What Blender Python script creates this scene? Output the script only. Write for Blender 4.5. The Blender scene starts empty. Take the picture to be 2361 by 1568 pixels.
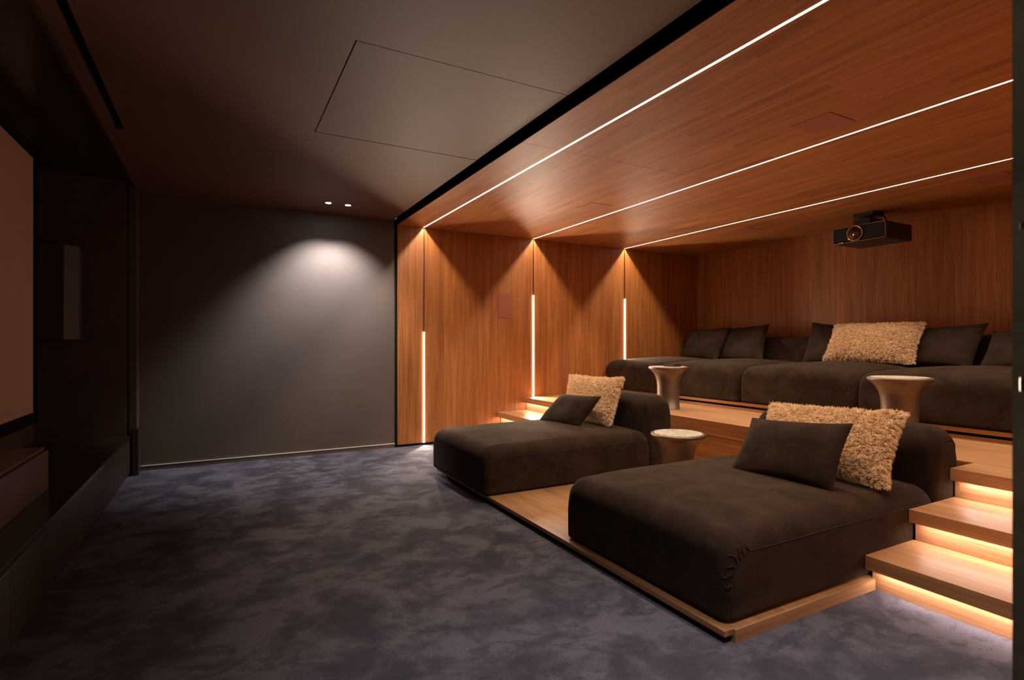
import bpy, bmesh, math, random
import numpy as np
from mathutils import Vector, Matrix

random.seed(7)
SC = bpy.context.scene
COL = SC.collection
PI = math.pi

# ------------------------------------------------------------------ camera
F_PX = 1252.0
YAW = math.atan((1180.5 - 506.0) / F_PX)
cam_d = bpy.data.cameras.new('camera')
cam = bpy.data.objects.new('camera', cam_d)
COL.objects.link(cam)
SC.camera = cam
cam_d.sensor_fit = 'HORIZONTAL'
cam_d.sensor_width = 36.0
cam_d.lens = F_PX / 2361.0 * 36.0
cam_d.shift_y = 7.0 / 2361.0
cam_d.clip_start = 0.02
cam.location = (0, 0, 1.25)
cam.rotation_euler = (PI / 2, 0, -YAW)
cam_d.dof.use_dof = True
cam_d.dof.focus_distance = 3.8
cam_d.dof.aperture_fstop = 6.3

# ------------------------------------------------------------------ view and world
SC.view_settings.view_transform = 'Standard'
SC.view_settings.look = 'None'
SC.view_settings.gamma = 1.0
SC.view_settings.use_curve_mapping = False
SC.view_settings.exposure = 0.0
world = bpy.data.worlds.new('world')
SC.world = world
world.use_nodes = True
bg = world.node_tree.nodes['Background']
bg.inputs[0].default_value = (0.75, 0.85, 1.0, 1)
bg.inputs[1].default_value = 0.10          # dim daylight that only comes in through the doorway

# ------------------------------------------------------------------ room numbers
YN, YF = 0.20, 6.40            # near wall, far wall
ZC, ZW = 2.72, 2.668           # dark ceiling, timber ceiling
XE, XG = 1.878, 1.822          # edge of the timber box, edge of the dark ceiling
XB = 6.88                      # back wall
LEDX = (2.207, 3.765, 5.36)
WARM = (1.0, 0.81, 0.62)
WARM2 = (1.0, 0.83, 0.77)

# light energies
P_CEIL = 78.0
P_WALL = (50.0, 48.0, 32.0)
P_SPOT = 120.0
E_STRIP = 4.5
E_STEP = 72.0


def area_light(name, loc, rot, sx, sy, power, color, axis, glow):
    """light line with the angular distribution of an LED profile: a cut-off fan across its length plus a faint diffuse glow"""
    d = bpy.data.lights.new(name, 'AREA')
    d.shape = 'RECTANGLE'
    d.size, d.size_y = sx, sy
    d.energy = power
    d.color = color
    d.use_nodes = True
    nt = d.node_tree
    em = nt.nodes['Emission']
    geo = nt.nodes.new('ShaderNodeNewGeometry')
    sep = nt.nodes.new('ShaderNodeSeparateXYZ')
    nt.links.new(geo.outputs['Incoming'], sep.inputs[0])

    def mth(op, a, b_=None):
        n = nt.nodes.new('ShaderNodeMath')
        n.operation = op
        for k, v in enumerate((a, b_)):
            if isinstance(v, bpy.types.NodeSocket):
                nt.links.new(v, n.inputs[k])
            elif v is not None:
                n.inputs[k].default_value = v
        return n.outputs[0]
    ratio = mth('DIVIDE', mth('ABSOLUTE', sep.outputs[0]), mth('MAXIMUM', mth('ABSOLUTE', sep.outputs[axis]), 1e-4))
    mr = nt.nodes.new('ShaderNodeMapRange')
    mr.interpolation_type = 'SMOOTHSTEP'
    mr.inputs['From Min'].default_value = 0.98
    mr.inputs['From Max'].default_value = 0.62
    mr.inputs['To Min'].default_value = glow
    mr.inputs['To Max'].default_value = 1.0
    nt.links.new(ratio, mr.inputs['Value'])
    nt.links.new(mr.outputs[0], em.inputs['Strength'])
    o = bpy.data.objects.new(name, d)
    o.location = loc
    o.rotation_euler = rot
    COL.objects.link(o)
    return o


for x in LEDX:                  # light thrown by the recessed ceiling profiles (cut off by their sides)
    o = area_light('ceiling_strip_light', (x, (YN + YF) / 2, ZW - 0.0035), (0, 0, 0), 0.012, YF - YN - 0.06, P_CEIL, WARM, 2, 0.025)
for x, z0, z1, p in zip(LEDX, (0.03, 0.53, 0.63), (1.385, 1.90, 1.912), P_WALL):
    area_light('wall_strip_light', (x, YF - 0.0345, (z0 + z1) / 2), (-PI / 2, 0, 0), 0.012, z1 - z0, p, WARM, 1, 0.02)

# ------------------------------------------------------------------ materials


def new_mat(name):
    m = bpy.data.materials.new(name)
    m.use_nodes = True
    nt = m.node_tree
    b = nt.nodes['Principled BSDF']
    return m, nt, b


def N(nt, kind, **kw):
    n = nt.nodes.new(kind)
    for k, v in kw.items():
        setattr(n, k, v)
    return n


def mapping(nt, scale=(1, 1, 1), loc=(0, 0, 0), src='Object'):
    tc = N(nt, 'ShaderNodeTexCoord')
    mp = N(nt, 'ShaderNodeMapping')
    mp.inputs['Scale'].default_value = scale
    mp.inputs['Location'].default_value = loc
    nt.links.new(tc.outputs[src], mp.inputs[0])
    return mp


def ramp(nt, stops):
    r = N(nt, 'ShaderNodeValToRGB')
    e = r.color_ramp.elements
    while len(e) < len(stops):
        e.new(0.5)
    for i, (p, c) in enumerate(stops):
        e[i].position = p
        e[i].color = c if len(c) == 4 else (*c, 1)
    return r


def noise(nt, vec, scale, detail=3, rough=0.5, dist=0.0):
    n = N(nt, 'ShaderNodeTexNoise')
    n.inputs['Scale'].default_value = scale
    n.inputs['Detail'].default_value = detail
    n.inputs['Roughness'].default_value = rough
    n.inputs['Distortion'].default_value = dist
    nt.links.new(vec, n.inputs['Vector'])
    return n


def mix(nt, fac, a, b, mode='MIX'):
    m = N(nt, 'ShaderNodeMix', data_type='RGBA', blend_type=mode)
    for i, v in ((0, fac), (6, a), (7, b)):
        if isinstance(v, bpy.types.NodeSocket):
            nt.links.new(v, m.inputs[i])
        elif isinstance(v, (int, float)):
            m.inputs[i].default_value = v
        else:
            m.inputs[i].default_value = (*v, 1)
    return m.outputs[2]


def bump(nt, b, height, strength, dist):
    bp = N(nt, 'ShaderNodeBump')
    bp.inputs['Strength'].default_value = strength
    bp.inputs['Distance'].default_value = dist
    nt.links.new(height, bp.inputs['Height'])
    nt.links.new(bp.outputs[0], b.inputs['Normal'])


def wood(name, along, across, leaf, length, dark, mid, light, rough=0.42, var=0.55, coat=0.0):
    """veneer: grain runs along one axis; leaves of width `leaf` differ slightly in tone"""
    m, nt, b = new_mat(name)
    tc = N(nt, 'ShaderNodeTexCoord')
    sp = N(nt, 'ShaderNodeSeparateXYZ')
    nt.links.new(tc.outputs['Object'], sp.inputs[0])
    # leaf index -> random offset
    cb = N(nt, 'ShaderNodeCombineXYZ')
    nt.links.new(sp.outputs[along], cb.inputs[0])
    nt.links.new(sp.outputs[across], cb.inputs[1])
    br = N(nt, 'ShaderNodeTexBrick')
    br.offset = 0.37
    br.inputs['Color1'].default_value = (0, 0, 0, 1)
    br.inputs['Color2'].default_value = (1, 1, 1, 1)
    br.inputs['Mortar'].default_value = (0.5, 0.5, 0.5, 1)
    br.inputs['Scale'].default_value = 1.0
    br.inputs['Mortar Size'].default_value = 0.0
    br.inputs['Brick Width'].default_value = length
    br.inputs['Row Height'].default_value = leaf
    nt.links.new(cb.outputs[0], br.inputs['Vector'])
    # stretched coordinates, shifted per leaf
    third = ({0, 1, 2} - {along, across}).pop()
    cc = N(nt, 'ShaderNodeCombineXYZ')
    for k, (ax, s) in enumerate(((along, 1.0), (across, 20.0), (third, 20.0))):
        mu = N(nt, 'ShaderNodeMath', operation='MULTIPLY')
        nt.links.new(sp.outputs[ax], mu.inputs[0])
        mu.inputs[1].default_value = s
        nt.links.new(mu.outputs[0], cc.inputs[k])
    vm = N(nt, 'ShaderNodeVectorMath', operation='MULTIPLY_ADD')
    nt.links.new(br.outputs['Color'], vm.inputs[0])
    vm.inputs[1].default_value = (7.3, 3.1, 5.7)
    nt.links.new(cc.outputs[0], vm.inputs[2])
    big = noise(nt, vm.outputs[0], 1.1, 4, 0.55, 0.6)
    # fine pores: still more stretched
    sc = N(nt, 'ShaderNodeVectorMath', operation='MULTIPLY')
    nt.links.new(vm.outputs[0], sc.inputs[0])
    sc.inputs[1].default_value = (2.2, 9.0, 9.0)
    fine = noise(nt, sc.outputs[0], 1.3, 4, 0.65, 0.2)
    wv = N(nt, 'ShaderNodeTexWave', wave_type='BANDS', bands_direction='Y')
    wv.inputs['Scale'].default_value = 0.5
    wv.inputs['Distortion'].default_value = 5.5
    wv.inputs['Detail'].default_value = 3
    wv.inputs['Detail Scale'].default_value = 0.8
    nt.links.new(vm.outputs[0], wv.inputs['Vector'])
    r1 = ramp(nt, [(0.20, dark), (0.50, mid), (0.85, light)])
    nt.links.new(big.outputs[0], r1.inputs[0])
    r2 = ramp(nt, [(0.30, (0.62, 0.58, 0.55)), (0.62, (1.06, 1.05, 1.04))])
    nt.links.new(fine.outputs[0], r2.inputs[0])
    c = mix(nt, 0.75, r1.outputs[0], r2.outputs[0], 'MULTIPLY')
    r3 = ramp(nt, [(0.0, (0.78, 0.74, 0.70)), (0.35, (1, 1, 1))])
    nt.links.new(wv.outputs[0], r3.inputs[0])
    c = mix(nt, 0.40, c, r3.outputs[0], 'MULTIPLY')
    r4 = ramp(nt, [(0.0, (0.80, 0.77, 0.74)), (1.0, (1.14, 1.14, 1.12))])
    nt.links.new(br.outputs['Color'], r4.inputs[0])
    c = mix(nt, var, c, r4.outputs[0], 'MULTIPLY')
    nt.links.new(c, b.inputs['Base Color'])
    b.inputs['Roughness'].default_value = rough
    b.inputs['Specular IOR Level'].default_value = 0.35
    bump(nt, b, fine.outputs[0], 0.12, 0.002)
    return m


def plain(name, col, rough=0.6, metal=0.0, spec=0.5, mottling=0.10, scale=3.0, bmp=0.0):
    m, nt, b = new_mat(name)
    mp = mapping(nt)
    n = noise(nt, mp.outputs[0], scale, 5, 0.6)
    lo = tuple(c * (1 - mottling) for c in col)
    hi = tuple(min(1, c * (1 + mottling)) for c in col)
    r = ramp(nt, [(0.3, lo), (0.7, hi)])
    nt.links.new(n.outputs[0], r.inputs[0])
    nt.links.new(r.outputs[0], b.inputs['Base Color'])
    b.inputs['Roughness'].default_value = rough
    b.inputs['Metallic'].default_value = metal
    b.inputs['Specular IOR Level'].default_value = spec
    if bmp:
        n2 = noise(nt, mp.outputs[0], 180, 2, 0.5)
        bump(nt, b, n2.outputs[0], bmp, 0.001)
    return m


def emit(name, col, strength):
    m, nt, b = new_mat(name)
    b.inputs['Base Color'].default_value = (0.8, 0.8, 0.8, 1)
    b.inputs['Emission Color'].default_value = (*col, 1)
    b.inputs['Emission Strength'].default_value = strength
    return m


def fabric(name, col, sheen=0.05, weave=420.0):
    m, nt, b = new_mat(name)
    mp = mapping(nt)
    n1 = noise(nt, mp.outputs[0], 4.5, 5, 0.62, 0.8)
    n2 = noise(nt, mp.outputs[0], weave, 2, 0.6)
    mp2 = mapping(nt, (9, 60, 60))
    n3 = noise(nt, mp2.outputs[0], 4.0, 3, 0.6)
    r = ramp(nt, [(0.36, tuple(c * 0.74 for c in col)), (0.64, tuple(c * 1.30 for c in col))])
    nt.links.new(n1.outputs[0], r.inputs[0])
    r2 = ramp(nt, [(0.25, (0.55, 0.55, 0.55)), (0.75, (1.45, 1.45, 1.45))])
    nt.links.new(n2.outputs[0], r2.inputs[0])
    c = mix(nt, 0.8, r.outputs[0], r2.outputs[0], 'MULTIPLY')
    r3 = ramp(nt, [(0.3, (0.8, 0.8, 0.8)), (0.7, (1.2, 1.2, 1.2))])
    nt.links.new(n3.outputs[0], r3.inputs[0])
    c = mix(nt, 0.5, c, r3.outputs[0], 'MULTIPLY')
    nt.links.new(c, b.inputs['Base Color'])
    b.inputs['Roughness'].default_value = 0.95
    b.inputs['Specular IOR Level'].default_value = 0.06
    b.inputs['Sheen Weight'].default_value = sheen
    b.inputs['Sheen Roughness'].default_value = 0.45
    b.inputs['Sheen Tint'].default_value = (1.0, 0.75, 0.55, 1)
    bump(nt, b, n2.outputs[0], 0.35, 0.002)
    return m


def carpet_mat():
    m, nt, b = new_mat('carpet')
    mp = mapping(nt)
    n1 = noise(nt, mp.outputs[0], 3.0, 7, 0.66, 0.35)       # swept pile patches
    mp3 = mapping(nt, (0.6, 1.0, 1.0), (4.1, 2.2, 0))
    n4 = noise(nt, mp3.outputs[0], 8.0, 6, 0.68, 0.5)
    n2 = noise(nt, mp.outputs[0], 260, 3, 0.7)             # yarn tips
    n3 = noise(nt, mp.outputs[0], 700, 2, 0.6)
    r = ramp(nt, [(0.40, (0.014, 0.011, 0.014)), (0.47, (0.046, 0.039, 0.047)), (0.56, (0.108, 0.096, 0.112))])
    nt.links.new(n1.outputs[0], r.inputs[0])
    r4 = ramp(nt, [(0.40, (0.32, 0.31, 0.32)), (0.47, (1.10, 1.10, 1.10))])
    nt.links.new(n4.outputs[0], r4.inputs[0])
    c = mix(nt, 0.85, r.outputs[0], r4.outputs[0], 'MULTIPLY')
    r2 = ramp(nt, [(0.36, (0.30, 0.30, 0.30)), (0.64, (1.75, 1.75, 1.75))])
    nt.links.new(n2.outputs[0], r2.inputs[0])
    c = mix(nt, 0.85, c, r2.outputs[0], 'MULTIPLY')
    nt.links.new(c, b.inputs['Base Color'])
    b.inputs['Roughness'].default_value = 1.0
    b.inputs['Specular IOR Level'].default_value = 0.1
    b.inputs['Sheen Weight'].default_value = 0.25
    b.inputs['Sheen Tint'].default_value = (0.85, 0.8, 1.0, 1)
    ad = N(nt, 'ShaderNodeMath', operation='ADD')
    nt.links.new(n2.outputs[0], ad.inputs[0])
    nt.links.new(n3.outputs[0], ad.inputs[1])
    bump(nt, b, ad.outputs[0], 0.9, 0.006)
    return m


def marble_mat():
    m, nt, b = new_mat('veined_marble')
    mp = mapping(nt, (1, 1.8, 1))
    n1 = noise(nt, mp.outputs[0], 9, 5, 0.6, 1.8)
    r = ramp(nt, [(0.40, (0.86, 0.78, 0.64)), (0.475, (0.80, 0.70, 0.54)), (0.50, (0.22, 0.15, 0.13)),
                  (0.525, (0.78, 0.70, 0.56)), (0.62, (0.90, 0.83, 0.72))])
    nt.links.new(n1.outputs[0], r.inputs[0])
    n2 = noise(nt, mp.outputs[0], 24, 4, 0.6, 1.2)
    r2 = ramp(nt, [(0.46, (1, 1, 1)), (0.5, (0.55, 0.45, 0.40)), (0.54, (1, 1, 1))])
    nt.links.new(n2.outputs[0], r2.inputs[0])
    nt.links.new(mix(nt, 0.7, r.outputs[0], r2.outputs[0], 'MULTIPLY'), b.inputs['Base Color'])
    b.inputs['Roughness'].default_value = 0.22
    return m


def shag_mat():
    m, nt, b = new_mat('shag_fibre')
    mp = mapping(nt)
    n1 = noise(nt, mp.outputs[0], 220, 2, 0.6)
    r = ramp(nt, [(0.3, (0.66, 0.42, 0.22)), (0.7, (0.92, 0.68, 0.43))])
    nt.links.new(n1.outputs[0], r.inputs[0])
    nt.links.new(r.outputs[0], b.inputs['Base Color'])
    b.inputs['Roughness'].default_value = 0.85
    b.inputs['Specular IOR Level'].default_value = 0.2
    b.inputs['Sheen Weight'].default_value = 0.3
    return m


M = {}
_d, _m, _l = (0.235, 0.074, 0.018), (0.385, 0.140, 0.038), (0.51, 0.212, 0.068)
M['veneer_wall'] = wood('walnut_veneer_vertical', 2, 0, 0.19, 40.0, _d, _m, _l, 0.40, 0.6)
M['veneer_back'] = wood('walnut_veneer_back', 2, 1, 0.19, 40.0, _d, _m, _l, 0.45, 0.6)
M['veneer_ceiling'] = wood('walnut_veneer_ceiling', 1, 0, 0.075, 0.9, _d, _m, _l, 0.55, 0.6)
M['oak'] = wood('oak_boards', 1, 0, 0.16, 1.7, (0.38, 0.178, 0.078), (0.52, 0.268, 0.125), (0.62, 0.345, 0.175), 0.38, 0.4)
M['oak_low'] = wood('oak_boards_low', 1, 0, 0.14, 1.7, (0.27, 0.125, 0.048), (0.42, 0.21, 0.088), (0.54, 0.29, 0.13), 0.40, 0.5)
M['oak_vertical'] = wood('oak_riser', 1, 2, 0.30, 3.0, (0.34, 0.155, 0.072), (0.50, 0.245, 0.120), (0.60, 0.325, 0.17), 0.42, 0.4)
M['oak_cross'] = wood('oak_cross', 0, 2, 0.30, 3.0, (0.34, 0.175, 0.075), (0.50, 0.28, 0.13), (0.60, 0.36, 0.18), 0.42, 0.4)
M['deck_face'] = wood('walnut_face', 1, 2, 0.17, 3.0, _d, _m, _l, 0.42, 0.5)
M['dark_wall'] = plain('dark_plaster', (0.110, 0.082, 0.064), 0.62, mottling=0.10, scale=2.0, bmp=0.05)
M['dark_ceiling'] = plain('dark_brown_paint', (0.125, 0.060, 0.034), 0.60, mottling=0.07, scale=1.5, bmp=0.05)
M['niche'] = plain('near_black_brown', (0.10, 0.066, 0.042), 0.45, mottling=0.25, scale=5)
M['niche_gloss'] = plain('smoked_lacquer', (0.035, 0.022, 0.015), 0.22, mottling=0.25, scale=7)
M['stage'] = wood('smoked_oak', 2, 1, 0.45, 30, (0.030, 0.019, 0.014), (0.048, 0.031, 0.023), (0.068, 0.045, 0.033), 0.40, 0.4)
M['black'] = plain('matt_black', (0.008, 0.007, 0.006), 0.9, spec=0.1)
M['groove'] = plain('bronze_groove', (0.11, 0.065, 0.035), 0.5, 0.4)
M['bronze_trim'] = plain('bronze_trim', (0.20, 0.12, 0.06), 0.28, 0.8, mottling=0.2, scale=6)
M['strip'] = emit('led_diffuser', (1.0, 0.80, 0.60), E_STRIP)
M['strip_wall'] = emit('led_diffuser_wall', (1.0, 0.80, 0.60), 14.0)
M['strip_step'] = emit('step_led_diffuser', WARM2, E_STEP)
M['grille'] = plain('terracotta_grille', (0.30, 0.082, 0.042), 0.75, mottling=0.04, scale=40)
M['grille_edge'] = plain('terracotta_edge', (0.16, 0.05, 0.03), 0.7)
M['fabric'] = fabric('dark_brown_fabric', (0.034, 0.0200, 0.0130))
M['fabric_cushion'] = fabric('dark_cushion_fabric', (0.031, 0.0185, 0.0120), 0.04, 520)
M['seam'] = plain('seam_thread', (0.014, 0.010, 0.008), 0.9)
M['shag'] = shag_mat()
M['shag_core'] = plain('shag_backing', (0.26, 0.12, 0.05), 0.95, mottling=0.2, scale=30)
M['carpet'] = carpet_mat()
M['marble'] = marble_mat()
M['table_metal'] = plain('satin_bronze', (0.21, 0.145, 0.105), 0.44, 0.7, mottling=0.08, scale=8)
M['screen'] = plain('screen_cloth', (0.50, 0.34, 0.245), 0.8, mottling=0.01)
M['console'] = plain('brown_lacquer', (0.105, 0.055, 0.032), 0.38, mottling=0.15, scale=4)
M['speaker_box'] = plain('dark_brown_cabinet', (0.080, 0.055, 0.036), 0.5, mottling=0.1)
M['proj_body'] = plain('charcoal_plastic', (0.022, 0.017, 0.014), 0.42, mottling=0.1)
M['copper'] = plain('copper_ring', (0.62, 0.32, 0.18), 0.18, 1.0)
M['lens'] = plain('lens_glass', (0.05, 0.03, 0.02), 0.04, 0.0, 0.8)
M['red_led'] = emit('red_indicator', (1.0, 0.05, 0.06), 6.0)
M['steel'] = plain('brushed_steel', (0.60, 0.60, 0.58), 0.25, 1.0)
M['pale'] = plain('pale_trim', (0.75, 0.68, 0.58), 0.5)
M['jamb'] = plain('dark_bronze_door', (0.55, 0.42, 0.24), 0.35, 0.0, mottling=0.45, scale=9)
M['lamp_face'] = emit('downlight_lamp', (0.86, 0.92, 1.0), 60.0)
M['smoke_glass'] = plain('smoked_glass', (0.035, 0.024, 0.018), 0.25, 0.0, 0.4)

# ------------------------------------------------------------------ mesh helpers


def obj(name, bm, mat, parent=None, smooth=False, loc=None):
    me = bpy.data.meshes.new(name)
    bm.normal_update()
    bm.to_mesh(me)
    bm.free()
    me.materials.append(mat)
    if smooth:
        for p in me.polygons:
            p.use_smooth = True
    o = bpy.data.objects.new(name, me)
    COL.objects.link(o)
    if loc is not None:
        o.location = loc
    if parent is not None:
        o.parent = parent
    return o


def thing(name, label, cat, loc=(0, 0, 0), group=None, rotz=0.0):
    o = bpy.data.objects.new(name, None)
    COL.objects.link(o)
    o.location = loc
    o.rotation_euler = (0, 0, rotz)
    o.empty_display_size = 0.1
    return tag(o, label, cat, group)


def tag(o, label, cat, group=None):
    o['label'] = label
    o['category'] = cat
    if group:
        o['group'] = group
    return o


def struct(name, bm, mat, smooth=False):
    o = obj(name, bm, mat, smooth=smooth)
    o['kind'] = 'structure'
    return o


def box(bm, x0, x1, y0, y1, z0, z1, bev=0.0, seg=2):
    r = bmesh.ops.create_cube(bm, size=1.0)
    vs = r['verts']
    for v in vs:
        v.co = Vector(((x0 + x1) / 2 + v.co.x * (x1 - x0), (y0 + y1) / 2 + v.co.y * (y1 - y0), (z0 + z1) / 2 + v.co.z * (z1 - z0)))
    if bev > 0:
        es = list({e for v in vs for e in v.link_edges})
        bmesh.ops.bevel(bm, geom=es, offset=bev, segments=seg, affect='EDGES', profile=0.6)
    return bm


def B(*boxes, bev=0.0, seg=2):
    bm = bmesh.new()
    for b_ in boxes:
        box(bm, *b_, bev=bev, seg=seg)
    return bm


def tube(bm, pts, r, n=8, closed=False):
    pts = [Vector(p) for p in pts]
    rings = []
    up = None
    for i, p in enumerate(pts):
        a = pts[i - 1] if (i > 0 or closed) else p
        c = pts[(i + 1) % len(pts)] if (i < len(pts) - 1 or closed) else p
        t = (c - a).normalized()
        if up is None:
            up = Vector((0, 0, 1)) if abs(t.z) < 0.9 else Vector((1, 0, 0))
        s = t.cross(up).normalized()
        up = s.cross(t).normalized()
        rr = r[i] if isinstance(r, (list, tuple)) else r
        rings.append([bm.verts.new(p + s * math.cos(2 * PI * k / n) * rr + up * math.sin(2 * PI * k / n) * rr) for k in range(n)])
    m = len(rings)
    for i in range(m if closed else m - 1):
        a, b_ = rings[i], rings[(i + 1) % m]
        for k in range(n):
            bm.faces.new((a[k], a[(k + 1) % n], b_[(k + 1) % n], b_[k]))
    if not closed:
        bm.faces.new(rings[0][::-1])
        bm.faces.new(rings[-1])
    return bm


def lathe(bm, prof, n=64, axis='Z', c=(0, 0, 0)):
    rings = []
    for r, z in prof:
        ring = []
        for k in range(n):
            a = 2 * PI * k / n
            p = (r * math.cos(a), r * math.sin(a), z)
            if axis == 'X':
                p = (z, r * math.cos(a), r * math.sin(a))
            ring.append(bm.verts.new((p[0] + c[0], p[1] + c[1], p[2] + c[2])))
        rings.append(ring)
    for a, b_ in zip(rings, rings[1:]):
        for k in range(n):
            bm.faces.new((a[k], a[(k + 1) % n], b_[(k + 1) % n], b_[k]))
    if prof[0][0] > 0:
        bm.faces.new(rings[0][::-1])
    if prof[-1][0] > 0:
        bm.faces.new(rings[-1])
    bmesh.ops.recalc_face_normals(bm, faces=bm.faces)
    return bm


def cheb(n):
    return [-math.cos(PI * i / n) for i in range(n + 1)]


def soft_point(p, a, b, c, r, crown, bulge, wr, seed):
    """p on the surface of the half-size box (a,b,c) -> upholstered shape (z up from 0)"""
    k = max(0.0, min(1.0, (p.z - (c - 2.2 * r)) / (2.2 * r)))
    k = k * k * (3 - 2 * k)
    rb = min(0.05 + (r - 0.05) * k, a * 0.95, b * 0.95)
    rz = min(r, c * 0.95)
    q = Vector((max(-(a - rb), min(a - rb, p.x)), max(-(b - rb), min(b - rb, p.y)), max(-(c - 0.02), min(c - rz, p.z))))
    d = p - q
    rad = rz if p.z > 0 else 0.02
    # ellipsoidal corner
    dv = Vector((d.x / rb, d.y / rb, d.z / (rz if d.z > 0 else 0.02)))
    L = dv.length
    if L > 1e-9:
        # p lies on the box: map the corner block onto a quarter-round
        mx = max(abs(dv.x), abs(dv.y), abs(dv.z))
        dv = dv / L * mx
        d = Vector((dv.x * rb, dv.y * rb, dv.z * (rz if dv.z > 0 else 0.02)))
    o = q + d
    u, v, w = o.x / a, o.y / b, o.z / c
    fu, fv = max(0.0, 1 - u * u), max(0.0, 1 - v * v)
    if w > 0:
        o.z += crown * (fu ** 0.7) * (fv ** 0.7) * min(1.0, w * 1.0)
    bw = max(0.0, 1 - w * w)
    o.x += math.copysign(bulge * bw * max(0, fv) ** 0.5 * abs(u) ** 6, u)
    o.y += math.copysign(bulge * bw * max(0, fu) ** 0.5 * abs(v) ** 6, v)
    if wr:
        o.z += wr * math.sin(7.1 * o.x + 2.3 * o.y + seed) * math.sin(5.3 * o.y - 1.9 * o.x + 1.7 * seed) * max(0, w)
    return o


def soft_block(sx, sy, sz, r, crown=0.03, bulge=0.012, nx=44, ny=34, nz=16, wr=0.004, seed=0.0):
    a, b, c = sx / 2, sy / 2, sz / 2
    gx, gy, gz = [t * a for t in cheb(nx)], [t * b for t in cheb(ny)], [t * c for t in cheb(nz)]
    bm = bmesh.new()
    cache = {}

    def vert(i, j, k):
        key = (i, j, k)
        if key not in cache:
            cache[key] = bm.verts.new(soft_point(Vector((gx[i], gy[j], gz[k])), a, b, c, r, crown, bulge, wr, seed) + Vector((0, 0, c)))
        return cache[key]
    for i in range(nx):
        for j in range(ny):
            bm.faces.new((vert(i, j, nz), vert(i + 1, j, nz), vert(i + 1, j + 1, nz), vert(i, j + 1, nz)))
            bm.faces.new((vert(i, j, 0), vert(i, j + 1, 0), vert(i + 1, j + 1, 0), vert(i + 1, j, 0)))
    for i in range(nx):
        for k in range(nz):
            bm.faces.new((vert(i, 0, k), vert(i + 1, 0, k), vert(i + 1, 0, k + 1), vert(i, 0, k + 1)))
            bm.faces.new((vert(i, ny, k), vert(i, ny, k + 1), vert(i + 1, ny, k + 1), vert(i + 1, ny, k)))
    for j in range(ny):
        for k in range(nz):
            bm.faces.new((vert(0, j, k), vert(0, j, k + 1), vert(0, j + 1, k + 1), vert(0, j + 1, k)))
            bm.faces.new((vert(nx, j, k), vert(nx, j + 1, k), vert(nx, j + 1, k + 1), vert(nx, j, k + 1)))
    return bm


# ------------------------------------------------------------------ the room
floor = struct('floor', B((-1.45, 7.0, -0.4, 6.5, -0.08, 0.0)), M['carpet'])

# far wall, dark plaster part
struct('wall_far', B((-1.6, XE - 0.028, YF, YF + 0.1, -0.08, 2.9)), M['dark_wall'])
# timber-clad part of the far wall: four panels with slots between them for the light strips
G = 0.009
xs = [XE] + [v for x in LEDX for v in (x - G, x + G)] + [XB + 0.1]
struct('wall_far_timber', B(*[(xs[i], xs[i + 1], YF - 0.02, YF + 0.02, 0.028, ZW) for i in range(0, 8, 2)]), M['veneer_wall'])
struct('trim_1', B(*[(x - G, x + G, YF + 0.004, YF + 0.02, 0.0, ZW) for x in LEDX]), M['groove'])
struct('trim_2', B((XE - 0.028, XE, YF - 0.012, YF + 0.06, 0, ZC)), M['black'])
struct('baseboard_far', B((-0.68, XE - 0.03, YF - 0.010, YF, 0.0, 0.042)), M['dark_wall'])
struct('trim_3', B((-0.68, XE - 0.03, YF - 0.013, YF, 0.042, 0.049)), M['pale'])
struct('trim_4', B((XE, XB, YF - 0.008, YF + 0.02, 0.0, 0.028)), M['black'])
# back wall, behind the upper sofas
struct('wall_back', B(*[(XB, XB + 0.08, y0 + 0.0012, y1 - 0.0012, 0, ZW + 0.1) for y0, y1 in ((YN, 1.9), (1.9, 4.12), (4.12, YF + 0.1))]), M['veneer_back'])
# near wall with the doorway the photograph is taken from
struct('wall_near', B((0.66, XE, YN - 0.1, YN, 0, 2.9), (-1.6, -0.62, YN - 0.1, YN, 0, 2.9), (-0.62, 0.66, YN - 0.1, YN, 2.3, 2.9)), M['dark_wall'])
struct('wall_near_timber', B(*[(xs[i], xs[i + 1], YN - 0.06, YN, 0.0, ZW) for i in range(0, 8, 2)]), M['veneer_wall'])
struct('trim_5', B(*[(x - G, x + G, YN - 0.06, YN - 0.024, 0.0, ZW) for x in LEDX]), M['groove'])

# dark ceiling with the slot for air and the opening of the hatch
HX0, HY0, HY1 = 0.588, 2.685, 3.975
g = 0.006
cb = B((-0.69, -0.632, -0.1, 4.57, ZC, ZC + 0.08), (-0.577, HX0 - g, -0.1, 4.57, ZC, ZC + 0.08),
       (-0.69, HX0 - g, 4.57, YF + 0.05, ZC, ZC + 0.08),
       (HX0 - g, XG, -0.1, HY0 - g, ZC, ZC + 0.08), (HX0 - g, XG, HY1 + g, YF + 0.05, ZC, ZC + 0.08))
struct('ceiling', cb, M['dark_ceiling'])
hp = tag(obj('ceiling_hatch', B((HX0, XG - 0.001, HY0, HY1, ZC + 0.001, ZC + 0.03), bev=0.001, seg=1), M['dark_ceiling']),
         'large square access panel flush in the dark brown ceiling', 'ceiling panel')
struct('trim_6', B((-0.64, -0.57, -0.1, 4.6, ZC + 0.05, ZC + 0.085), (HX0 - 0.02, XG, HY0 - 0.02, HY1 + 0.02, ZC + 0.032, ZC + 0.08),
                   (XG - 0.02, XE + 0.03, -0.1, YF + 0.05, ZC + 0.06, ZC + 0.10), (XE, XE + 0.003, -0.1, YF, ZW + 0.004, ZC + 0.08)), M['black'])
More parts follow.
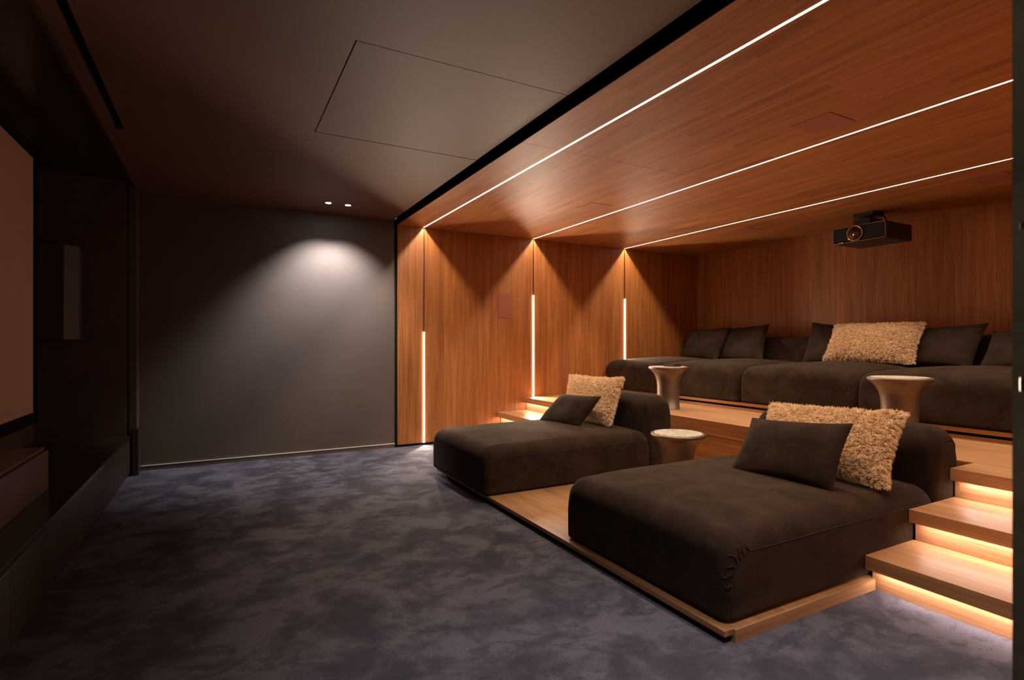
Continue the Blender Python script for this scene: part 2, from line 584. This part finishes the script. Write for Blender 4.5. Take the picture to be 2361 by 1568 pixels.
# timber ceiling: panels on both sides of every light slot, with one cross joint
SEAM = 3.345
tb = []
for i in range(0, 8, 2):
    x0, x1 = xs[i], xs[i + 1]
    if i < 4:
        tb += [(x0 + (0.003 if i == 0 else 0), x1, -0.1, SEAM - 0.0015, ZW, ZW + 0.04), (x0 + (0.003 if i == 0 else 0), x1, SEAM + 0.0015, YF + 0.02, ZW, ZW + 0.04)]
    else:
        tb += [(x0, x1, -0.1, YF + 0.02, ZW, ZW + 0.04)]
struct('ceiling_timber', B(*tb), M['veneer_ceiling'])
struct('ceiling_backing', B((XE, XB + 0.1, -0.1, YF + 0.1, ZW + 0.04, ZW + 0.08)), M['black'])

# light strips
for i, x in enumerate(LEDX):
    where = ('nearest the dark ceiling', 'in the middle of the timber ceiling', 'nearest the back wall')[i]
    t = thing('ceiling_light_strip', 'long thin white light line in the timber ceiling, the one ' + where, 'strip light', (x, (YN + YF) / 2, ZW), 'light lines in the timber ceiling')
    L = (YF - YN) / 2 - 0.022
    obj('diffuser', B((-G, G, -L, L, -0.001, 0.004)), M['strip'], t)
    obj('channel', B((-G, G, -L, L, 0.005, 0.03)), M['groove'], t)
for i, (x, z0, z1) in enumerate(zip(LEDX, (0.03, 0.522, 0.60), (1.385, 1.90, 1.912))):
    lab = ('upright white light line in the timber wall reaching down to the carpet', 'upright white light line in the timber wall ending at the far steps',
           'upright white light line in the timber wall rising behind the upper sofa')[i]
    tag(obj('wall_light_strip', B((-G, G, -0.012, 0.0, 0, z1 - z0), bev=0.002), M['strip_wall'], loc=(x, YF - 0.0205, z0)), lab, 'strip light', 'light lines in the timber wall')

# ------------------------------------------------------------------ screen niche on the left
NX = -1.43
struct('wall_left', B((NX - 0.1, NX, YN, YF, 0, 2.9)), M['niche'])
struct('trim_7', B((NX, -0.69, -0.1, 6.2, 2.775, 2.83)), M['niche_gloss'])                       # lacquered soffit over the stage
struct('trim_8', B((-0.735, -0.715, -0.1, YF, 2.735, 2.80), (-0.705, -0.69, -0.1, YF, 2.712, 2.80), bev=0.002), M['bronze_trim'])
struct('wall_niche', B((NX, -0.768, 6.2, YF, 0.38, 2.78), (-0.748, -0.69, 6.2, YF, 0.40, 2.73), (-0.768, -0.748, 6.23, YF, 0.3, 2.8), bev=0.002), M['niche'])
struct('trim_9', B((-0.725, -0.675, 6.19, YF, 0.0, 0.44), bev=0.003), M['stage'])

st = thing('screen_stage', 'low dark smoked-wood stage running under the projection screen', 'stage', (-1.078, 3.1, 0))
obj('stage_top', B((-0.35, 0.345, -2.89, 3.085, 0.352, 0.385), bev=0.002), M['niche_gloss'], st)
obj('stage_front', B(*[(-0.35, 0.338, 3.085 - 0.66 * (k + 1) + 0.003, 3.085 - 0.66 * k, 0.03, 0.344) for k in range(9)], bev=0.002), M['stage'], st)
obj('plinth', B((-0.35, 0.32, -2.85, 3.085, 0.0, 0.03)), M['black'], st)

sc = thing('projection_screen', 'blank pale projection screen with thin black border on the left', 'projection screen', (-1.18, 3.1, 0.70))
obj('screen_cloth', B((-0.004, 0.0, -1.9, 1.975, 0.05, 1.88)), M['screen'], sc)
obj('frame', B((-0.03, 0.010, 1.975, 2.05, -0.02, 1.95), (-0.03, 0.010, -1.98, -1.9, -0.02, 1.95), (-0.03, 0.010, -1.98, 2.05, -0.03, 0.05), (-0.03, 0.010, -1.98, 2.05, 1.88, 1.96),
               (-0.03, -0.004, -1.9, 1.975, 0.05, 1.88)), M['black'], sc)
for y_ in (-1.6, 1.5):
    obj('wall_bracket', B((-0.249, -0.03, y_, y_ + 0.1, 0.4, 1.5)), M['black'], sc)

co = thing('speaker_console', 'long low brown lacquered cabinet lying on the stage below the screen', 'cabinet', (-1.08, 3.05, 0.385))
obj('body', B((-0.14, 0.19, -1.2, 1.08, 0, 0.235), bev=0.006), M['console'], co)
obj('top_panel', B((-0.14, 0.175, -1.2, 1.07, 0.236, 0.256), bev=0.006), M['console'], co)

sp = bmesh.new()
pl = [(-1.43, 6.0), (-1.19, 6.0), (-1.10, 6.10), (-1.10, 6.2), (-1.43, 6.2)]
va = [sp.verts.new((x, y, 1.28)) for x, y in pl]
vb = [sp.verts.new((x, y, 2.11)) for x, y in pl]
sp.faces.new(va[::-1]); sp.faces.new(vb)
for i in range(5):
    sp.faces.new((va[i], va[(i + 1) % 5], vb[(i + 1) % 5], vb[i]))
bmesh.ops.bevel(sp, geom=list(sp.edges), offset=0.004, segments=1, affect='EDGES')
tag(obj('corner_speaker', sp, M['speaker_box']), 'tall dark speaker box mounted in the corner beside the screen', 'speaker')

# ------------------------------------------------------------------ downlights
def downlight(x, y, label, group, seen=True):
    t = thing('ceiling_downlight', label, 'downlight', (x, y, ZC), group)
    b1 = bmesh.new()
    lathe(b1, [(0.030, 0.0), (0.040, -0.003), (0.041, 0.0), (0.040, 0.001)], 40)
    obj('rim', b1, M['black'], t, True)
    b2 = bmesh.new()
    lathe(b2, [(0.0005, -0.0015), (0.029, -0.0015), (0.029, 0.0), (0.0005, 0.0)], 32)
    obj('lamp', b2, M['lamp_face'], t)
    d = bpy.data.lights.new('downlight_beam', 'SPOT')
    d.energy = P_SPOT * (1.0 if y > 3 else 0.5)
    d.color = (0.97, 0.95, 1.0)
    far = y > 3                      # the far pair is tilted towards the wall it washes
    d.spot_size = math.radians(97 if far else 84)
    d.spot_blend = 0.65 if far else 1.0
    d.shadow_soft_size = 0.02
    o = bpy.data.objects.new('downlight_beam', d)
    o.location = (x, y, ZC - 0.012)
    o.rotation_euler = (math.radians(12 if far else 0), 0, 0)
    COL.objects.link(o)


downlight(1.006, 5.93, 'small bright round downlight in the dark ceiling, left one of the pair', 'pair of ceiling downlights')
downlight(1.207, 5.93, 'small bright round downlight in the dark ceiling, right one of the pair', 'pair of ceiling downlights')
# the same pair at the near end of the room, out of view above the doorway
downlight(1.006, 0.85, 'round downlight near the doorway, the one closer to the screen', 'pair of downlights near the doorway')
downlight(1.207, 0.85, 'round downlight near the doorway, the one closer to the timber ceiling', 'pair of downlights near the doorway')

# ------------------------------------------------------------------ grilles
def ceiling_speaker(cx, cy, label, s=0.135, sy=0.125):
    t = thing('ceiling_speaker', label, 'speaker', (cx, cy, ZW), 'square speakers in the timber ceiling')
    obj('grille', B((-s, s, -sy, sy, -0.003, 0.0), bev=0.001, seg=1), M['grille'], t)
    w = 0.003
    obj('frame', B((-s - w, s + w, -sy - w, -sy, -0.0015, 0.001), (-s - w, s + w, sy, sy + w, -0.0015, 0.001), (-s - w, -s, -sy, sy, -0.0015, 0.001), (s, s + w, -sy, sy, -0.0015, 0.001)), M['grille_edge'], t)


ceiling_speaker(3.43, 2.135, 'square terracotta speaker grille in the timber ceiling, the largest and nearest one')
ceiling_speaker(3.43, 4.56, 'square terracotta speaker grille in the ceiling above the far chaise')
ceiling_speaker(5.85, 4.62, 'small square terracotta ceiling grille beyond the last light line, left of the projector')
ceiling_speaker(5.83, 2.14, 'square terracotta ceiling grille beyond the last light line, right of the projector')
ceiling_speaker(6.42, 5.62, 'dim square ceiling grille tucked into the far back corner')


def wall_speaker(cx, cz, label):
    t = thing('wall_speaker', label, 'speaker', (cx, YF - 0.02, cz), 'tall speakers in the timber wall')
    obj('grille', B((-0.103, 0.103, -0.003, 0.0, -0.163, 0.163), bev=0.001, seg=1), M['grille'], t)
    w = 0.003
    obj('frame', B((-0.106, 0.106, -0.0015, 0, 0.163, 0.166), (-0.106, 0.106, -0.0015, 0, -0.166, -0.163), (-0.106, -0.103, -0.0015, 0, -0.163, 0.163), (0.103, 0.106, -0.0015, 0, -0.163, 0.163)), M['grille_edge'], t)


wall_speaker(3.332, 1.742, 'rectangular terracotta speaker panel on the timber wall between the first two light lines')
wall_speaker(6.315, 1.738, 'dark rectangular speaker panel on the timber wall near the back corner')

# ------------------------------------------------------------------ lower platform, deck, steps
DZ = 0.52
lp = thing('seating_platform', 'thin low oak platform that the two chaises stand on', 'platform', (1.84, 1.56, 0))
obj('deck_board', B((0.0, 2.205, 0.0, 3.37, 0.030, 0.055), bev=0.0015), M['oak_low'], lp)
obj('fascia', B((0.05, 1.085, -0.012, 0.012, 0.0, 0.0545), bev=0.001), M['oak_cross'], lp)
obj('plinth', B((0.06, 2.2, 0.013, 3.34, 0.0, 0.029)), M['black'], lp)

# upper deck: U-shaped board with noses at both flights of steps
ud = thing('upper_deck', 'raised oak deck between the upper sofas and the steps', 'platform', (0, 0, 0))
yA, yB = 1.578, 4.985
dk = B((4.05, XB - 0.025, yA, yB, DZ - 0.07, DZ), (3.755, XB - 0.025, YN + 0.002, yA, DZ - 0.07, DZ), (3.61, XB - 0.025, yB, YF - 0.022, DZ - 0.07, DZ))
obj('deck_board', dk, M['oak'], ud)
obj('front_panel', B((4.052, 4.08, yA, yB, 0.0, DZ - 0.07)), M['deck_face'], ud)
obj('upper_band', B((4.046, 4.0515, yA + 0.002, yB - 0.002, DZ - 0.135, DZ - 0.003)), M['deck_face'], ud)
obj('side_panel', B((3.80, 4.06, yA - 0.03, yA - 0.005, 0, DZ - 0.07)), M['oak_cross'], ud)
obj('side_panel', B((3.66, 4.06, yB + 0.005, yB + 0.03, 0, DZ - 0.07)), M['oak_cross'], ud)


def flight(label, y0, y1, noses, ends, grp):
    t = thing('step_flight', label, 'steps', (noses[0], (y0 + y1) / 2, 0), None)
    ox, oy = noses[0], (y0 + y1) / 2
    zs = (0.173, 0.346)
    for k in range(3):
        z0 = 0.0 if k == 0 else zs[k - 1]
        ztop = (0.103, 0.276, 0.45)[k]
        rx = noses[k] + 0.045 - ox
        obj('riser', B((rx, rx + 0.02, y0 + 0.012 - oy, y1 - 0.012 - oy, z0, ztop)), M['oak_vertical'], t)
        if k < 2:
            obj('tread', B((noses[k] - ox, noses[k + 1] + 0.045 - ox, y0 - oy, y1 - oy, zs[k] - 0.07, zs[k]), bev=0.0012, seg=1), M['oak'], t)
        s = obj('step_light', B((noses[k] + 0.008 - ox, noses[k] + 0.020 - ox, y0 + ends[0] - oy, y1 - ends[1] - oy, ztop - 0.0010, ztop - 0.0002)), M['strip_step'], t)
    obj('side_panel', B((noses[0] + 0.05 - ox, noses[2] + 0.05 - ox, (y1 - 0.03 if y0 < 1 else y0 + 0.012) - oy, (y1 - 0.012 if y0 < 1 else y0 + 0.03) - oy, 0, 0.103),
                        (noses[1] + 0.05 - ox, noses[2] + 0.05 - ox, (y1 - 0.03 if y0 < 1 else y0 + 0.012) - oy, (y1 - 0.012 if y0 < 1 else y0 + 0.03) - oy, 0.173, 0.276)), M['oak_cross'], t)
    return t


flight('lit oak steps climbing beside the near chaise, in the right foreground', YN, yA, (2.887, 3.302, 3.757), (0.02, 0.05), None)
flight('lit oak steps climbing along the timber wall behind the far chaise', yB, YF - 0.021, (2.83, 3.22, 3.61), (0.05, 0.02), None)

# plinth of the upper sofas
up = thing('sofa_plinth', 'thin oak plinth with a shadow gap carrying the upper sofas', 'platform', (5.0, 3.3, DZ))
PYL, PYR = -3.09, 3.07
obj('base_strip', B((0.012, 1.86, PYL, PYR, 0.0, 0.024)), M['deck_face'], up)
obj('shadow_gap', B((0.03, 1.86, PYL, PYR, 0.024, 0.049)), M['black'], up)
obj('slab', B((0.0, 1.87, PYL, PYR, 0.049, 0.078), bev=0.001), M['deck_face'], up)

# ------------------------------------------------------------------ chaises
def seam(pts, r=0.0028):
    b_ = bmesh.new()
    tube(b_, pts, r, 6)
    return b_


def arc(cx, cy, r, a0, a1, n=10):
    return [(cx + r * math.cos(a0 + (a1 - a0) * i / n), cy + r * math.sin(a0 + (a1 - a0) * i / n)) for i in range(n + 1)]


def chaise(x, y, z, label, wy=1.21, lx=1.74, seed=0.0, pleats=False):
    """origin at the front right corner on the platform; seat runs to +x, width runs to +y"""
    t = thing('chaise_lounge', label, 'chaise', (x, y, z), 'dark chaises on the low platform')
    sh = 0.372
    obj('seat', soft_block(lx, wy, sh, 0.095, 0.045, 0.006, 60, 48, 22, 0.004, seed), M['fabric'], t, True, (lx / 2, wy / 2, 0))
    bw = 0.275
    obj('backrest', soft_block(bw, wy, 0.695, 0.105, 0.012, 0.003, 26, 44, 30, 0.002, seed + 3), M['fabric'], t, True, (lx + bw / 2 - 0.004, wy / 2, 0))
    # seam round the side panel of the seat, laid on the upholstered surface
    a_, b_2, c_ = lx / 2, wy / 2, sh / 2

    def on_side(px, pz, lift=0.0):
        """px from the front edge, pz from the top edge, on the side panel; past an edge it wraps over"""
        x, y, z = -a_ + px, -b_2, c_ - pz
        if px < 0:
            x, y = -a_, -b_2 - px
        if pz < 0:
            z, y = c_, -b_2 - pz
        q = soft_point(Vector((x, y, z)), a_, b_2, c_, 0.095, 0.045, 0.006, 0.004, seed)
        return (q.x + lx / 2, q.y + wy / 2 - lift, q.z + sh / 2)
    path = [on_side(lx - 0.02 - (lx - 0.22) * i / 24, 0.078) for i in range(25)]
    cx, cz, R = 0.16, 0.205, 0.127
    path += [on_side(cx - R * math.sin(PI / 2 * i / 12), cz - R * math.cos(PI / 2 * i / 12)) for i in range(1, 13)]
    path += [on_side(0.033, pz) for pz in (0.24, 0.28, 0.32, 0.36)]
    obj('seat_seam', seam(path, 0.0026), M['seam'], t, True)
    # seam of the backrest end
    x0, x1, h = lx + 0.055, lx + bw - 0.06, 0.695
    pth = [(x0, 0.001, 0.03), (x0, -0.002, 0.35)] + [(px, 0.001, pz) for px, pz in arc(x0 + 0.06, h - 0.13, 0.06, PI, PI / 2, 6)]
    pth += [(px, 0.001, pz) for px, pz in arc(x1 - 0.05, h - 0.12, 0.05, PI / 2, 0, 6)] + [(x1, -0.002, 0.35), (x1, 0.001, 0.03)]
    obj('backrest_seam', seam(pth, 0.0022), M['seam'], t, True)
    if pleats:
        for k in range(7):
            a = math.radians(6 + k * 14)          # 0 = straight up from the seam, 90 = towards the front
            pts, rr = [], []
            n_ = 8
            for i in range(n_ + 1):
                rad = R + 0.002 + (0.050 + 0.014 * (k % 2)) * i / n_
                da = math.radians(5.0) * math.sin(i * 0.5 + k)
                pts.append(on_side(cx - rad * math.sin(a + da), cz - rad * math.cos(a + da), 0.0005))
                rr.append(0.0052 * math.sin(PI * min(1, (0.18 + 0.80 * i / n_))) + 0.0008)
            b_ = bmesh.new()
            tube(b_, pts, rr, 8)
            obj('pleat', b_, M['fabric'], t, True)
    return t


PZ = 0.0555
chaise(1.878, 1.585, PZ, 'large dark chaise in the foreground with gathered front corner, beside the near steps', seed=0.4, pleats=True)
chaise(1.805, 3.80, PZ, 'dark chaise farther back on the platform, beside the timber wall', wy=1.175, lx=1.70, seed=2.1)

# ------------------------------------------------------------------ upper sofa modules
def module(y0, y1, label, seed, dx=0.0):
    t = thing('sofa_module', label, 'sofa', (5.03 + dx, y0, DZ + 0.0785), 'upper sofa modules along the back wall')
    w = y1 - y0 - 0.006
    obj('seat', soft_block(1.55, w, 0.385, 0.10, 0.07, 0.010, 44, 36, 18, 0.003, seed), M['fabric'], t, True, (0.775, w / 2, 0))
    obj('backrest', soft_block(0.30, w, 0.725, 0.09, 0.01, 0.004, 20, 34, 24, 0.002, seed + 1), M['fabric'], t, True, (1.69, w / 2, 0))
    pth = [(0.004, 0.04, 0.28), (-0.004, w * 0.5, 0.30), (0.004, w - 0.04, 0.28)]
    return t


module(5.30, 6.372, 'upper dark sofa module at the far left, against the timber side wall', 0.2, -0.06)
module(4.075, 5.30, 'upper dark sofa module behind the left bronze table, second from the timber wall', 1.3, -0.02)
module(2.83, 4.075, 'upper dark sofa module in the middle, under the shaggy cushion', 2.6)
module(1.60, 2.83, 'upper dark sofa module at the right, behind the right bronze table', 3.7)

# ------------------------------------------------------------------ cushions
def pillow_surface(u, v, thick, seed, crease):
    """u,v in -1..1 -> (u', v', offset)"""
    fu, fv = 1 - abs(u) ** 2.6, 1 - abs(v) ** 2.6
    w = thick * (max(0, fu) ** 0.55) * (max(0, fv) ** 0.55)
    # sides draw in between the corners
    uu = u * (1 - 0.055 * (1 - v * v) * abs(u) ** 3)
    vv = v * (1 - 0.070 * (1 - u * u) * abs(v) ** 3)
    w += crease * (math.sin(3.5 * u + 2.2 * v + seed) * math.sin(2.7 * v - 3.1 * u + seed * 2)) * max(0, fu * fv) ** 0.8
    # radiating creases near the corners
    cr = (abs(u) * abs(v)) ** 2
    w += crease * 1.2 * cr * math.sin(11 * (u * (1 if v > 0 else -1) + v) + seed) * max(0, fu * fv) ** 0.4
    return uu, vv, w


def pillow_frame(c4):
    bl, br, tr, tl = [Vector(p) for p in c4]
    cen = (bl + br + tr + tl) / 4
    nrm = ((br - bl) + (tr - tl)).cross((tl - bl) + (tr - br)).normalized()

    def P(u, v, off):
        a, b_ = (u + 1) / 2, (v + 1) / 2
        p = bl * (1 - a) * (1 - b_) + br * a * (1 - b_) + tr * a * b_ + tl * (1 - a) * b_
        return p - cen + nrm * off
    return cen, nrm, P


def pillow_bm(c4, thick, seed=0.0, crease=0.006, n=44):
    cen, nrm, P = pillow_frame(c4)
    bm = bmesh.new()
    g_ = [math.sin(PI / 2 * (-1 + 2 * i / n)) for i in range(n + 1)]
    front = {}
    back = {}
    for i, u in enumerate(g_):
        for j, v in enumerate(g_):
            uu, vv, w = pillow_surface(u, v, thick, seed, crease)
            front[i, j] = bm.verts.new(P(uu, vv, w))
            if i in (0, n) or j in (0, n):
                back[i, j] = front[i, j]
            else:
                uu, vv, w = pillow_surface(u, v, thick, seed + 5, crease)
                back[i, j] = bm.verts.new(P(uu, vv, -w))
    for i in range(n):
        for j in range(n):
            bm.faces.new((front[i, j], front[i + 1, j], front[i + 1, j + 1], front[i, j + 1]))
            bm.faces.new((back[i, j], back[i, j + 1], back[i + 1, j + 1], back[i + 1, j]))
    return bm, cen


def cushion(c4, thick, label, seed, crease=0.006):
    bm, cen = pillow_bm(c4, thick, seed, crease)
    t = thing('throw_cushion', label, 'cushion', cen, 'plain dark cushions')
    obj('cover', bm, M['fabric_cushion'], t, True)
    # stitched edge
    _, _, P = pillow_frame(c4)
    pts = []
    m = 24
    for (u0, v0), (u1, v1) in (((-1, -1), (1, -1)), ((1, -1), (1, 1)), ((1, 1), (-1, 1)), ((-1, 1), (-1, -1))):
        for k in range(m):
            u, v = u0 + (u1 - u0) * k / m, v0 + (v1 - v0) * k / m
            uu, vv, _w = pillow_surface(u, v, 0, 0, 0)
            pts.append(P(uu * 1.001, vv * 1.001, 0))
    b_ = bmesh.new()
    tube(b_, pts, 0.0035, 6, True)
    obj('edge_piping', b_, M['fabric_cushion'], t, True)
    return t


def shag_cushion(c4, thick, label, seed, count=26000, ln=0.026):
    bm, cen = pillow_bm(c4, thick, seed, 0.010, 36)
    t = thing('shaggy_cushion', label, 'cushion', cen, 'shaggy camel cushions')
    obj('cover', bm, M['shag_core'], t, True)
    _, nrm, P = pillow_frame(c4)
    rng = np.random.default_rng(int(seed * 100) + 11)
    K = 2600
    cu, cv, cs = rng.uniform(-1, 1, K), rng.uniform(-1, 1, K), rng.integers(0, 2, K)
    cd = rng.normal(0, 1, (K, 3))
    cd /= np.linalg.norm(cd, axis=1)[:, None]
    bl, br, tr, tl = [Vector(p) for p in c4]
    W, H = (br - bl).length, (tl - bl).length
    ax, ay = (br - bl).normalized(), (tl - bl).normalized()
    u = rng.uniform(-1, 1, count)
    v = rng.uniform(-1, 1, count)
    edge = rng.random(count) < 0.16
    pick = rng.integers(0, 4, count)
    u = np.where(edge & (pick == 0), -1, np.where(edge & (pick == 1), 1, u))
    v = np.where(edge & (pick == 2), -1, np.where(edge & (pick == 3), 1, v))
    side = np.where(rng.random(count) < 0.72, 1, -1)
    verts, faces = [], []
    nr = np.array(nrm)
    axn, ayn = np.array(ax), np.array(ay)
    for i in range(count):
        uu, vv, w = pillow_surface(float(u[i]), float(v[i]), thick, seed, 0.010)
        p = np.array(P(uu, vv, w * side[i]))
        e = 1e-2
        fu = max(0.0, abs(u[i]) - 0.72) / 0.28
        fv = max(0.0, abs(v[i]) - 0.72) / 0.28
        n0 = nr * side[i] * (1.15 - 0.9 * max(fu, fv)) + axn * np.sign(u[i]) * fu + ayn * np.sign(v[i]) * fv
        n0 /= np.linalg.norm(n0)
        dd = (cu - u[i]) ** 2 * (W / H) ** 2 + (cv - v[i]) ** 2
        k = int(np.argmin(dd))
        d = n0 * 0.75 + cd[k] * 0.75 + rng.normal(0, 0.22, 3) + np.array((0, 0, -0.25))
        d /= np.linalg.norm(d)
        if d.dot(n0) < 0.15:
            d = d + n0 * (0.3 - d.dot(n0))
            d /= np.linalg.norm(d)
        L = ln * rng.uniform(0.65, 1.15)
        s = np.cross(d, rng.normal(0, 1, 3))
        s /= np.linalg.norm(s)
        wd = rng.uniform(0.0011, 0.0019)
        mid = p + d * L * 0.55
        d2 = d + np.array((0, 0, -0.35)) + rng.normal(0, 0.25, 3)
        d2 /= np.linalg.norm(d2)
        tip = mid + d2 * L * 0.5
        b0 = len(verts)
        q = np.cross(d, s)
        for c_, f in ((p, 1.0), (mid, 1.1)):
            for a in (0, 2.094, 4.189):
                verts.append(c_ + (s * math.cos(a) + q * math.sin(a)) * wd * f)
        verts.append(tip)
        for a in range(3):
            b2 = (a + 1) % 3
            faces.append((b0 + a, b0 + b2, b0 + 3 + b2, b0 + 3 + a))
            faces.append((b0 + 3 + a, b0 + 3 + b2, b0 + 6))
    me = bpy.data.meshes.new('pile')
    me.from_pydata([tuple(x) for x in verts], [], faces)
    me.materials.append(M['shag'])
    o = bpy.data.objects.new('pile', me)
    COL.objects.link(o)
    o.parent = t
    o['kind'] = 'stuff'
    return t


shag_cushion([(3.20, 2.45, 0.47), (3.16, 1.62, 0.47), (3.45, 1.665, 0.85), (3.45, 2.52, 0.815)], 0.085,
             'large shaggy camel cushion leaning on the near chaise backrest, behind a plain dark one', 0.7, 52000)
cushion([(2.80, 2.34, 0.445), (2.90, 1.75, 0.45), (3.10, 1.76, 0.80), (3.03, 2.35, 0.765)], 0.075,
        'plain dark cushion in front of the shaggy one on the near chaise', 0.5)
shag_cushion([(3.30, 4.90, 0.47), (3.27, 4.10, 0.47), (3.45, 4.12, 0.905), (3.45, 5.03, 0.895)], 0.085,
             'shaggy camel cushion standing on the far chaise, against its backrest', 1.9, 36000)
cushion([(2.90, 4.81, 0.44), (2.99, 4.24, 0.44), (3.18, 4.12, 0.745), (3.12, 4.70, 0.725)], 0.085,
        'plain dark cushion in front of the shaggy one on the far chaise', 2.2)
cushion([(6.22, 6.12, 1.01), (6.16, 5.36, 1.00), (6.50, 5.40, 1.475), (6.50, 6.14, 1.46)], 0.09,
        'plain dark cushion on the upper sofa, leftmost, in front of its neighbour', 3.1)
cushion([(6.32, 5.50, 1.02), (6.28, 4.72, 1.02), (6.58, 4.84, 1.51), (6.58, 5.56, 1.46)], 0.075,
        'plain dark cushion on the upper sofa, second from the left wall', 3.9)
cushion([(6.30, 4.18, 1.01), (6.30, 3.60, 1.01), (6.60, 3.70, 1.46), (6.60, 4.24, 1.51)], 0.08,
        'plain dark cushion on the upper sofa, half hidden left of the shaggy cushion', 4.4)
shag_cushion([(6.10, 3.79, 1.06), (6.05, 2.85, 1.05), (6.40, 2.91, 1.455), (6.40, 3.83, 1.46)], 0.10,
             'wide shaggy camel cushion on the upper sofa against the back wall', 2.8, 34000, 0.027)
cushion([(6.22, 3.02, 1.02), (6.20, 2.44, 1.02), (6.50, 2.42, 1.44), (6.50, 2.99, 1.405)], 0.08,
        'plain dark cushion on the upper sofa, just right of the shaggy cushion', 5.0)
cushion([(6.20, 2.38, 1.02), (6.22, 1.85, 1.02), (6.50, 1.88, 1.36), (6.50, 2.385, 1.36)], 0.08,
        'plain dark cushion on the upper sofa, rightmost, partly cut by the door edge', 5.7)

# ------------------------------------------------------------------ side tables
def side_table(x, y, z, label):
    t = thing('side_table', label, 'side table', (x, y, z), 'round bronze side tables')
    b1 = bmesh.new()
    prof = [(0.128, 0.0), (0.128, 0.004), (0.123, 0.006), (0.120, 0.15), (0.121, 0.25), (0.127, 0.31), (0.139, 0.355), (0.160, 0.395), (0.186, 0.424), (0.205, 0.436),
            (0.2135, 0.443), (0.216, 0.452), (0.2145, 0.460), (0.209, 0.4655), (0.193, 0.467), (0.191, 0.463), (0.0, 0.463)]
    lathe(b1, prof[:-1] + [(0.0005, 0.463)], 80)
    obj('pedestal', b1, M['table_metal'], t, True)
    b2 = bmesh.new()
    lathe(b2, [(0.0005, 0.4632), (0.190, 0.4632), (0.1902, 0.4675), (0.189, 0.4685), (0.0005, 0.4685)], 80)
    obj('table_top', b2, M['marble'], t)
    return t


side_table(3.27, 3.235, 0.0555, 'round bronze pedestal table with veined marble top between the two chaises')
side_table(4.42, 4.52, DZ + 0.0005, 'round bronze pedestal table on the upper deck behind the far chaise')
side_table(4.62, 2.27, DZ + 0.0005, 'round bronze pedestal table on the upper deck behind the near chaise')

tr = thing('small_tray', 'small low dark glass tray on the table behind the far chaise', 'tray', (4.43, 4.47, DZ + 0.0005 + 0.4686))
obj('base', B((-0.05, 0.05, -0.085, 0.085, 0.0, 0.006), bev=0.001), M['smoke_glass'], tr)
obj('rim', B((-0.05, -0.042, -0.085, 0.085, 0.006, 0.030), (0.042, 0.05, -0.085, 0.085, 0.006, 0.030), (-0.042, 0.042, -0.085, -0.077, 0.006, 0.030), (-0.042, 0.042, 0.077, 0.085, 0.006, 0.030), bev=0.0015), M['smoke_glass'], tr)

# ------------------------------------------------------------------ projector
pj = thing('projector', 'black projector with copper lens ring hanging from the timber ceiling', 'projector', (6.0, 3.345, 2.335))
obj('body', B((0.004, 0.50, -0.275, 0.275, 0.0, 0.175), bev=0.022, seg=4), M['proj_body'], pj, True)
b_ = bmesh.new()
box(b_, -0.006, 0.006, -0.262, 0.262, 0.012, 0.163, bev=0.004)
obj('front_grille', b_, M['black'], pj)
b_ = bmesh.new()
for k in range(13):
    z = 0.024 + k * 0.0105
    box(b_, -0.009, -0.005, -0.255, 0.255, z, z + 0.004)
obj('louvre', b_, M['proj_body'], pj)
b_ = bmesh.new()
pts = []
for (yc, zc, a0) in ((0.245, 0.148, 0), (-0.245, 0.148, 90), (-0.245, 0.027, 180), (0.245, 0.027, 270)):
    for k in range(6):
        a = math.radians(a0 + k * 18)
        pts.append((-0.006, yc + 0.022 * math.cos(a), zc + 0.022 * math.sin(a)))
tube(b_, pts, 0.005, 8, True)
obj('front_trim', b_, M['table_metal'], pj, True)
b_ = bmesh.new()
lathe(b_, [(0.062, 0.004), (0.082, 0.0), (0.086, -0.012), (0.084, -0.024), (0.078, -0.027), (0.072, -0.024), (0.069, -0.012), (0.064, -0.004)], 56, 'X', (0, 0.03, 0.09))
ring = obj('lens_ring', b_, M['copper'], pj, True)
b_ = bmesh.new()
lathe(b_, [(0.068, -0.010), (0.060, 0.002), (0.045, 0.010), (0.0005, 0.004)], 48, 'X', (-0.012, 0.03, 0.09))
obj('lens', b_, M['lens'], pj, True)
obj('indicator_light', B((-0.0105, -0.006, 0.165, 0.178, 0.004, 0.010), (-0.0105, -0.006, 0.195, 0.202, 0.004, 0.009)), M['red_led'], pj)
mt = obj('ceiling_mount', B((0.16, 0.38, -0.06, 0.15, 0.295, 0.332), (0.17, 0.36, -0.05, 0.13, 0.215, 0.262), (0.23, 0.30, 0.01, 0.07, 0.19, 0.31), (0.12, 0.40, -0.08, 0.16, 0.1755, 0.20), (0.13, 0.15, -0.05, 0.13, 0.19, 0.262), bev=0.003), M['proj_body'], pj)
b_ = bmesh.new()
tube(b_, [(0.42, -0.02, 0.331), (0.42, -0.04, 0.30), (0.44, -0.06, 0.24), (0.45, -0.08, 0.18)], 0.006, 8)
obj('cable', b_, M['black'], pj, True)

# ------------------------------------------------------------------ door edge at the right of the frame
dr = struct('door_1', B((0.5885, 0.66, YN - 0.10, YN + 0.004, 0.0, 2.3), bev=0.003), M['jamb'])
obj('strike_plate', B((0.5865, 0.589, YN - 0.03, YN - 0.002, 1.209, 1.222), (0.5865, 0.589, YN - 0.03, YN - 0.002, 1.344, 1.351), bev=0.0008, seg=1), M['steel'], dr)
